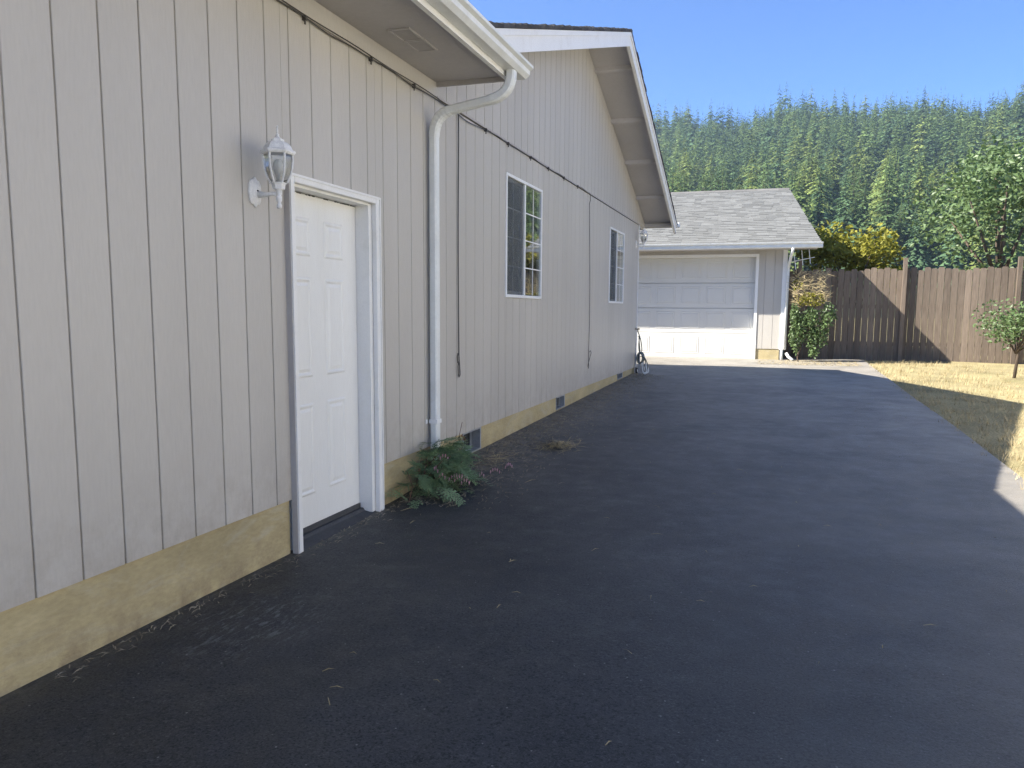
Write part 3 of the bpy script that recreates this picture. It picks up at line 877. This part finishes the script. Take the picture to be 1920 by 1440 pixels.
def leafcloud(mb, c, r, n, size, seed, droop=0, col=None):
    rg = random.Random(seed)
    for _ in range(n):
        while True:
            p = Vector((rg.uniform(-1, 1), rg.uniform(-1, 1), rg.uniform(-1, 1)))
            if .25 < p.length < 1: break
        p = Vector((c[0] + p.x * r[0], c[1] + p.y * r[1], c[2] + p.z * r[2]))
        d = Vector((rg.gauss(0, 1), rg.gauss(0, 1), rg.gauss(0, .6) - droop)).normalized()
        s_ = d.cross(Vector((rg.gauss(0, 1), rg.gauss(0, 1), rg.gauss(0, 1)))).normalized()
        L = size * rg.uniform(.6, 1.3); w = L * .32
        n_ = d.cross(s_) * (w * .35)
        mb.add([p, p + d * L * .5 + s_ * w + n_, p + d * L, p + d * L * .5 - s_ * w + n_], [(0, 1, 2), (0, 2, 3)])
ivy = thing('ivy_bush', (3.1, 20.1, -.15), 'leafy green ivy bush hanging beside the right corner of the garage', 'bush')
mb = MB()
for i, (cx_, cz, rx, rz, n) in enumerate(((2.98, .95, .10, .28, 330), (3.12, .62, .14, .40, 460), (2.94, .48, .07, .30, 170), (3.34, .86, .17, .30, 420), (3.58, .50, .16, .34, 380), (3.38, .42, .14, .26, 240), (3.70, .95, .18, .30, 330), (3.02, .18, .06, .16, 60), (3.42, .1, .12, .16, 110))):
    leafcloud(mb, (cx_, 20.12, cz), (rx, .16, rz), n, .07, 40 + i, .8)
mb.build('leaves', 'ivy', ivy)
MB().tube(smooth_path([(3.10, 20.08, -.2), (3.08, 20.1, .0), (3.14, 20.12, .2), (3.08, 20.12, .8), (3.02, 20.12, 1.5)], 4), .018, 7).build('trunk', 'bark', ivy, smooth=True)
dry = thing('dried_shrub', (3.1, 20.2, 1.2), 'straw coloured dried climber with yellow green tips above the ivy', 'shrub')
mb = MB(); random.seed(12)
for i in range(560):
    a = random.uniform(0, 6.28); p = Vector((2.9 + random.uniform(0, .75), 20.15 + random.uniform(-.12, .12), 1.3 + random.uniform(-.15, .62)))
    d = Vector((math.cos(a), .3 * math.sin(a), random.uniform(-.4, 1))).normalized() * random.uniform(.08, .22)
    s_ = d.cross(Vector((0, 1, 0))).normalized() * .006
    mb.add([p - s_, p + s_, p + d], [(0, 1, 2)])
mb.build('twigs', 'straw', dry)
mb = MB(); leafcloud(mb, (3.30, 20.12, 1.30), (.34, .12, .18), 380, .06, 77); leafcloud(mb, (3.02, 20.14, 1.65), (.12, .1, .18), 60, .05, 78); mb.build('leaves', 'yleaf', dry)
ant = thing('rod_antenna', (3.05, 20.2, 2.2), 'white thin rod antenna hanging under the garage eave beside the corner', 'antenna')
MB().tube([(2.84, 20.2, 2.16), (3.35, 20.2, 2.26)], .008, 6).build('boom', 'alu', ant)
for (x0, z0, x1, z1) in ((2.90, 2.33, 2.95, 1.98), (3.06, 2.42, 3.10, 2.08), (3.22, 2.44, 3.26, 2.12)):
    MB().tube([(x0, 20.2, z0), (x1, 20.2, z1)], .008, 6).build('rod', 'alu', ant)

# ------------------------------------------------------------------ litter
def straw(mb, x, y, z, L, a, w=.0025, lift=.0):
    d = Vector((math.cos(a), math.sin(a), lift)) * L; s_ = Vector((-math.sin(a), math.cos(a), 0)) * w
    p = Vector((x, y, z)); q = p + d * .5 + Vector((0, 0, .006)) + s_ * random.uniform(-2, 2); r = p + d
    mb.add([p - s_, p + s_, q + s_ + Vector((0, 0, .002)), q - s_, r], [(0, 1, 2, 3), (3, 2, 4)])
random.seed(31)
mb = MB()
for i in range(5200):          # band along the foundation
    y = random.uniform(5.2, 15.6); x = abs(random.gauss(0, .30)) + .01
    if x > 1.3: continue
    straw(mb, x, y, ground_z(x, y) + .004, random.uniform(.02, .08), random.gauss(1.5, .9), random.uniform(.0015, .0045), random.uniform(-.02, .08))
for i in range(230):           # by the door and the near foundation
    y = random.uniform(2.2, 5.3); x = abs(random.gauss(0, .05)) + .03
    straw(mb, x, y, ground_z(x, y) + .004, random.uniform(.015, .05), random.uniform(0, 3.1), .0014, random.uniform(0, .1))
o = mb.build('leaf_litter', 'litter'); tag(o, 'grey dry plant litter along the foot of the foundation', 'litter', kind='stuff')
mb = MB()
for i in range(230):           # dry grass heap
    r = abs(random.gauss(0, .13)); a = random.uniform(0, 6.28); x, y = .60 + r * math.cos(a) * .9, 7.62 + r * math.sin(a) * 1.5
    straw(mb, x, y, ground_z(x, y) + .005 + random.uniform(0, .04) * max(0, 1 - r / .25), random.uniform(.08, .22), random.uniform(0, 6.28), .0019, random.uniform(-.05, .35))
for i in range(70):
    x, y = .22 + random.gauss(0, .08), 6.75 + random.gauss(0, .18)
    straw(mb, x, y, ground_z(x, y) + .006, random.uniform(.08, .2), random.uniform(0, 6.28), .0018, random.uniform(0, .3))
o = mb.build('dry_grass_heap', 'straw'); tag(o, 'little heap of dry straw on the asphalt beyond the flowering plant', 'straw', kind='stuff')
mb = MB()
for i in range(120):
    y = random.uniform(1.9, 15) ** 1.0; x = random.uniform(.3, 4.2)
    straw(mb, x, y, ground_z(x, y) + .003, random.uniform(.015, .07), random.uniform(0, 6.28), .0018)
for (x, y, L, a) in ((.72, 6.12, .17, 1.25), (.16, 5.0, .14, 1.1), (1.22, 4.2, .06, .9), (.98, 2.62, .05, .8), (.35, 4.75, .08, 1.5), (1.9, 5.0, .08, .2)):
    straw(mb, x, y, ground_z(x, y) + .004, L, a, .003)
o = mb.build('scattered_straw', 'straw'); tag(o, 'single bits of straw scattered over the dark asphalt', 'straw', kind='stuff')
mb = MB(); random.seed(33)
for i in range(1100):
    x = 2.2 + random.random() ** .8 * 2.2; y = 19.3 + random.uniform(-.35, 1.1) + (x - 2.6) * .1
    if x < 2.75 and y > 20.3: continue
    straw(mb, x, y, ground_z(x, y) + .004, random.uniform(.04, .14), random.uniform(0, 6.28), .004, random.uniform(0, .15))
o = mb.build('straw_drift', 'straw'); tag(o, 'sunlit drift of golden straw on the ground at the garage corner', 'straw', kind='stuff')

mb = MB(); random.seed(77)
for i in range(1500):
    x = 4.5 + abs(random.gauss(0, 1.6)); y = random.uniform(5, 21)
    if x > 8.5: continue
    for q in range(7):
        a = random.uniform(0, 6.28); L = random.uniform(.03, .11); b = Vector((x + random.uniform(-.04, .04), y + random.uniform(-.04, .04), base_z(y) - .035))
        t = b + Vector((math.cos(a) * L * .7, math.sin(a) * L * .7, L)); w_ = Vector((-math.sin(a), math.cos(a), 0)) * .003
        mb.add([b - w_, b + w_, t], [(0, 1, 2)])
tag(mb.build('dry_grass_tufts', 'straw'), 'dry grass blades on the sunlit lawn strip', 'grass', kind='stuff')

# ------------------------------------------------------------------ flowering plant by the downspout
plant = thing('flowering_plant', (.1, 5.75, -.39), 'bushy fern leaved plant with pink flowers at the foot of the white downspout', 'plant')
def fern(seed, L):
    rg = random.Random(seed); mb = MB(); n = 8
    def rach(t): return Vector((L * t * .92, 0, L * (.42 * t - .62 * t * t)))
    for i in range(n):
        t = .22 + .74 * i / (n - 1); c = rach(t)
        ll = L * .38 * (1 - .75 * (t - .2)) * rg.uniform(.85, 1.1)
        for s_ in (-1, 1):
            ang = math.radians(58 - 22 * t) * s_
            d = Vector((math.cos(ang), math.sin(ang), rg.uniform(-.25, .05))).normalized()
            pn = Vector((-d.y, d.x, 0)).normalized()
            for q in range(3):                      # three lobes per leaflet
                b = c + d * ll * (.12 + .28 * q)
                for s2 in ((-1, 1) if q < 2 else (0,)):
                    dd = (d + pn * s2 * .75).normalized(); lb = ll * (.42 if q < 2 else .45)
                    pw = Vector((-dd.y, dd.x, 0)) * lb * .21; up = Vector((0, 0, lb * .06))
                    mb.add([b, b + dd * lb * .55 + pw + up, b + dd * lb, b + dd * lb * .55 - pw + up], [(0, 1, 2), (0, 2, 3)])
    pts = [rach(t) for t in (0, .25, .5, .75, 1)]
    for i in range(4):
        a, b = pts[i], pts[i+1]; w = .0022
        mb.add([a + Vector((0, w, .001)), a - Vector((0, w, -.001)), b - Vector((0, w, -.001)), b + Vector((0, w, .001))], [(0, 1, 2, 3)])
    return mb.mesh('leaf', 'leaf')
ferns = [fern(i, .26) for i in range(6)]
random.seed(17)
for i in range(150):
    bx_ = abs(random.gauss(.10, .07)) + .02; by = random.gauss(5.70, .20)
    h = random.uniform(.02, .34) * max(.25, 1 - abs(by - 5.72) / .75)
    az = random.uniform(-1.9, 1.9) + (0 if random.random() < .7 else .4)
    o = inst('leaf', random.choice(ferns), plant, (bx_, by, ground_z(bx_, by) + h))
    s_ = random.uniform(.6, 1.1); o.scale = (s_, s_, s_)
    o.rotation_euler = (random.uniform(-.5, .5), random.uniform(-.75, .75), az)
for i in range(24):
    x, y = random.uniform(.04, .2), random.gauss(5.74, .15)
    MB().tube([(x, y, -.40), (x + random.uniform(-.03, .08), y + random.uniform(-.06, .06), -.27), (x + random.uniform(-.03, .14), y + random.uniform(-.1, .1), random.uniform(-.22, -.08))], .003, 4).build('stem', 'stem', plant)
def flower_spray(p, n, d, seed):
    rg = random.Random(seed); mb = MB(); p = Vector(p); d = Vector(d)
    st_ = MB(); pts = [p + d * (i / n) + Vector((0, 0, .05 * math.sin(i / n * 2.6))) for i in range(n + 1)]
    st_.tube(pts, .0016, 4)
    for i in range(1, n + 1):
        q = pts[i] - Vector((0, 0, .012)); r = .0052 * rg.uniform(.8, 1.2)
        mb.lathe([(.001, .016), (r * .8, .010), (r, .003), (r * .5, -.006), (r * .7, -.012), (.001, -.010)], q, 6)
    o = mb.build('flower', 'petal', plant, smooth=True); st_.build('flower_stalk', 'stem', plant)
for i, (p, n, d) in enumerate((((.30, 5.50, -.27), 6, (.10, .05, 0)), ((.32, 5.56, -.29), 6, (.08, .10, 0)), ((.25, 5.36, -.18), 3, (.05, -.03, 0)), ((.22, 5.52, -.13), 4, (.06, .05, 0)), ((.38, 6.20, -.345), 5, (.09, .02, 0)),
                               ((.44, 6.42, -.345), 5, (.05, .07, 0)), ((.36, 6.0, -.35), 3, (.03, .06, 0)), ((.26, 5.42, -.25), 3, (.05, .02, 0)), ((.35, 5.62, -.33), 4, (.06, .06, 0)))):
    flower_spray(p, n, d, 60 + i)
dead = thing('withered_weed', (.05, 6.35, -.35), 'brown withered weed standing between the downspout and the foundation vent', 'weed')
mb = MB(); random.seed(19)
mb.tube([(.05, 6.35, -.36), (.05, 6.36, -.10), (.06, 6.42, .04)], .0025, 4); mb.tube([(.05, 6.33, -.36), (.05, 6.30, -.06)], .0022, 4)
mb.tube([(.05, 6.40, -.36), (.06, 6.43, -.08)], .0022, 4)
mb.build('stalks', 'stem', dead)
mb = MB(); leafcloud(mb, (.055, 6.38, -.17), (.03, .10, .12), 46, .045, 5, 1.2); mb.build('leaves', 'deadleaf', dead)

# ------------------------------------------------------------------ conifers on the hill
def conifer_arrays(seed, H, R, whorls, br, col, low=.06, prof=.8, segs=3):
    rg = np.random.default_rng(seed); V = []; C = []; T = []
    for i in range(whorls):
        t = (i + .5) / whorls
        z = H * (low + (1 - low) * t)
        r = R * (1 - t) ** .85 * rg.uniform(.75, 1.15) + .12
        k = max(4, int(br * (1 - .5 * t)))
        a0 = rg.uniform(0, 6.28); z_, t_ = z, t
        for b in range(k):
            t = min(max(t_ + rg.uniform(-.8, .8) / whorls, 0), .985); z = H * (low + (1 - low) * t)
            r = (R * (1 - t) ** prof * (.85 + .3 * math.sin(3 * a0 + 9 * t)) + .14)
            a = a0 + 6.283 * b / k + rg.uniform(-.25, .25)
            rr = r * rg.uniform(.6, 1.15)
            d = np.array([math.cos(a), math.sin(a), 0]); s_ = np.array([-math.sin(a), math.cos(a), 0])
            droop = -.30 * rr; shade = rg.uniform(.72, 1.25)
            for q in range(segs):
                f0, f1 = q / segs, (q + 1.3) / segs
                w = min(rr, 4.2) * (.30 if segs == 3 else .20 * rg.uniform(.7, 1.3)) * (1 - .4 * f0); jit = rg.uniform(-.12, .12) * rr if segs > 3 else 0; p_off = s_ * jit + np.array([0, 0, abs(jit) * -.3])
                tilt = rg.uniform(-.25, .25)
                p0 = np.array([0, 0, z]) + d * rr * f0 + np.array([0, 0, droop * f0 ** 1.4 + .10 * rr * math.sin(f0 * 3)])
                p1 = np.array([0, 0, z]) + d * rr * f1 + np.array([0, 0, droop * f1 ** 1.4 + .10 * rr * math.sin(f1 * 3)])
                p0 = p0 + p_off; p1 = p1 + p_off * 1.6; m = (p0 + p1) / 2
                o = len(V)
                V += [p0, m + s_ * w + np.array([0, 0, -w * (.45 + tilt)]), p1, m - s_ * w + np.array([0, 0, -w * (.45 - tilt)])]
                T += [(o, o + 1, o + 2), (o, o + 2, o + 3)]
                c = np.array(col) * shade * (1 + .25 * f1)
                C += [c] * 4
    o = len(V)
    V += [np.array([.12, 0, H * .93]), np.array([-.06, .1, H * .93]), np.array([-.06, -.1, H * .93]), np.array([0, 0, H * 1.03])]
    T += [(o, o + 1, o + 3), (o + 1, o + 2, o + 3), (o + 2, o, o + 3)]; C += [np.array(col)] * 4
    return np.array(V), np.array(T), np.array(C)
def np_mesh(name, V, T, C, m):
    me = bpy.data.meshes.new(name)
    me.vertices.add(len(V)); me.vertices.foreach_set('co', V.astype(np.float32).ravel())
    me.loops.add(len(T) * 3); me.loops.foreach_set('vertex_index', T.astype(np.int32).ravel())
    me.polygons.add(len(T)); me.polygons.foreach_set('loop_start', np.arange(0, len(T) * 3, 3, dtype=np.int32))
    me.polygons.foreach_set('loop_total', np.full(len(T), 3, dtype=np.int32))
    me.update(calc_edges=True)
    at = me.color_attributes.new('col', 'FLOAT_COLOR', 'POINT')
    at.data.foreach_set('color', np.concatenate([C, np.ones((len(C), 1))], 1).astype(np.float32).ravel())
    me.materials.append(MAT[m]); return me
GREENS = [(.090, .140, .055), (.112, .160, .052), (.064, .108, .052), (.125, .172, .056), (.158, .196, .058)]
variants = [conifer_arrays(100 + i, 20, (4.6, 4.0, 5.0, 5.4, 5.8)[i % 5], 30, 15, GREENS[i % 5], prof=(.8, .9, .8, .65, .6)[i % 5], segs=5) for i in range(10)]
vmesh = [np_mesh('crown', *v, 'foliage') for v in variants]
tr_ = MB().tube([(0, 0, -2), (0, 0, 10), (0, 0, 19)], [.26, .13, .02], 6).mesh('trunk', 'bark')
rt = np.random.default_rng(5)
cand = []
for _ in range(60000):
    d = math.sqrt(rt.uniform(165 ** 2, 640 ** 2)); az = rt.uniform(-24, 30)
    cand.append((d, az))
cell = {}; trees = []
for d, az in cand:
    x = 2.6 + d * math.sin(math.radians(az)); y = d * math.cos(math.radians(az))
    sp = 5.0 if d < 300 else 6.0
    key = (int(x // sp), int(y // sp))
    if key in cell: continue
    cell[key] = 1; trees.append((d, az, x, y))
trees.sort()
MAXI = 250; ncount = 0
sV, sT, sC = [], [], []; off = 0
small = [conifer_arrays(300 + i, 20, (4.6, 4.2, 5.2, 5.4, 5.6)[i % 5], 15, 9, GREENS[i % 5], prof=(.8, .9, .75, .65, .6)[i % 5]) for i in range(10)]
for d, az, x, y in trees:
    z = far_z(x, y) - .5; s_ = rt.uniform(.55, 1.12) if rt.random() < .9 or d < 320 else rt.uniform(1.1, 1.35)
    vi = int(rt.integers(0, 10))
    if rt.random() < .04: continue
    if d > 330 and GREENS[vi % 5][0] > .12: vi = (vi + 2) % 5 if rt.random() < .75 else vi
    inview = -8.6 < az < 14.5
    if inview and ncount < MAXI:
        ncount += 1
        pale = GREENS[vi % 5][0] > .14
        lab = 'yellow green tree in the stand on the hillside behind the garage' if pale else 'dark green conifer in the dense stand on the hillside behind the garage'
        t_ = thing('conifer_tree', (x, y, z), lab, 'tree', 'yellow green trees on the hillside' if pale else 'dark green conifers on the hillside')
        for nm, me in (('crown', vmesh[vi]), ('trunk', tr_)):
            o = bpy.data.objects.new(nm, me); COL.objects.link(o); o.parent = t_
        t_.scale = (s_, s_, s_); t_.rotation_euler = (0, 0, rt.uniform(0, 6.28))
    else:
        V, T, C = small[vi]
        a = rt.uniform(0, 6.28); ca, sa = math.cos(a), math.sin(a)
        W = np.stack([(V[:, 0] * ca - V[:, 1] * sa) * s_ + x, (V[:, 0] * sa + V[:, 1] * ca) * s_ + y, V[:, 2] * s_ + z], 1)
        sV.append(W); sT.append(T + off); sC.append(C * rt.uniform(.75, 1.3)); off += len(V)
me = np_mesh('hillside_forest', np.concatenate(sV), np.concatenate(sT), np.concatenate(sC), 'foliage')
o = bpy.data.objects.new('hillside_forest', me); COL.objects.link(o)
tag(o, 'conifer forest covering the upper hillside up to the skyline', 'forest', kind='stuff')
print('trees', len(trees), ncount, len(me.polygons))

# broadleaf trees and shrubs beyond the fence (right of the driveway)
def broadleaf(name, loc, h, r, label, m, seed, cat='tree', n=2600, size=.16):
    rg = random.Random(seed); t_ = thing(name, loc, label, cat)
    x, y, z = loc
    tk = MB(); tk.tube([(x, y, z - .2), (x + .05, y, z + h * .35), (x, y + .05, z + h * .7)], [h * .022, h * .017, h * .006], 8)
    mb = MB()
    for k in range(9):
        a = rg.uniform(0, 6.28); rr = r * rg.uniform(.2, .75); zz = z + h * rg.uniform(.45, .85)
        c = (x + rr * math.cos(a), y + rr * math.sin(a), zz)
        tk.tube([(x, y, z + h * .3), c], [h * .010, h * .003], 5)
        q = r * rg.uniform(.35, .55)
        leafcloud(mb, c, (q, q, q * .8), n // 9, size, seed * 20 + k)
    tk.build('trunk', 'bark', t_, smooth=True); mb.build('crown', m, t_)
    return t_
broadleaf('broadleaf_tree', (4.6, 25.5, -.1), 4.2, 1.5, 'yellow green leafy tree standing behind the board fence', 'yleaf', 2)
broadleaf('broadleaf_tree', (8.2, 25.0, -.1), 6.0, 2.3, 'tall green leafy tree behind the board fence, right of the yellow green one', 'ivy', 3, n=3600)
broadleaf('round_shrub', (6.9, 17.5, -.2), 1.5, 1.0, 'round green shrub on dry grass beside the driveway near the fence', 'ivy', 4, 'shrub', 1800, .08)
broadleaf('round_shrub', (7.6, 14.2, -.25), 1.2, .9, 'low yellow green shrub on dry grass right of the driveway', 'yleaf', 6, 'shrub', 1500, .08)

# ------------------------------------------------------------------ made-up pale house out of view, bounces sun onto the shaded wall
nh = thing('sun_bounce_house', (12, 2, -.45), 'cream white lap sided house added out of view to bounce sunlight onto the shaded wall', 'house')
NX = 8.9
mb = MB(); mb.box(NX + .03, 16, -10, 15.5, -.6, 3.6); mb.prism([(NX + .03, 3.6), (16, 3.6), (12.45, 5.4)], 'y', -10, 15.5)
nw = mb.build('bounce_house_wall', 'lap', nh)
lap = MB(); lap.prism([(NX, 0), (NX + .03, 0), (NX + .03, .19), (NX + .012, .19)], 'y', -10.02, 15.52); lm = lap.mesh('bounce_house_board', 'lap')
for i in range(20): inst('bounce_house_board', lm, nw, (0, 0, -.2 + i * .19))
MB().prism([(NX - .5, 3.50), (12.45, 5.55), (16.5, 3.45), (16.5, 3.33), (12.45, 5.43), (NX - .5, 3.38)], 'y', -10.5, 16).build('bounce_house_roof', 'mauve', nh)
for yy in (-6, -1.5, 3.5, 10):
    w = MB(); w.box(NX - .03, NX + .02, yy, yy + .06, .7, 2.1); w.box(NX - .03, NX + .02, yy + 1.24, yy + 1.3, .7, 2.1)
    w.box(NX - .03, NX + .02, yy + .0605, yy + 1.2395, 2.04, 2.1); w.box(NX - .03, NX + .02, yy + .0605, yy + 1.2395, .7, .76)
    w = w.build('window', 'vinyl', nh); MB().box(NX - .008, NX - .004, yy + .06, yy + 1.24, .76, 2.04).build('pane', 'screen', w)
dd = MB().box(NX - .03, NX + .01, 7, 7.95, -.3, 1.8).build('door', 'mauve', nh)

# ------------------------------------------------------------------ air
hz = bpy.data.materials.new('thin haze'); hz.use_nodes = True
n, l = hz.node_tree.nodes, hz.node_tree.links
n.remove(n['Principled BSDF'])
v = n.new('ShaderNodeVolumePrincipled'); v.inputs['Color'].default_value = (.62, .82, 1, 1); v.inputs['Density'].default_value = .00034
v.inputs['Anisotropy'].default_value = .3
l.new(v.outputs[0], n['Material Output'].inputs['Volume'])
hb = MB().box(-1500, 1600, -700, 1750, -80, 190).build('haze', hz); tag(hb, kind='stuff', label='thin summer haze over the valley')
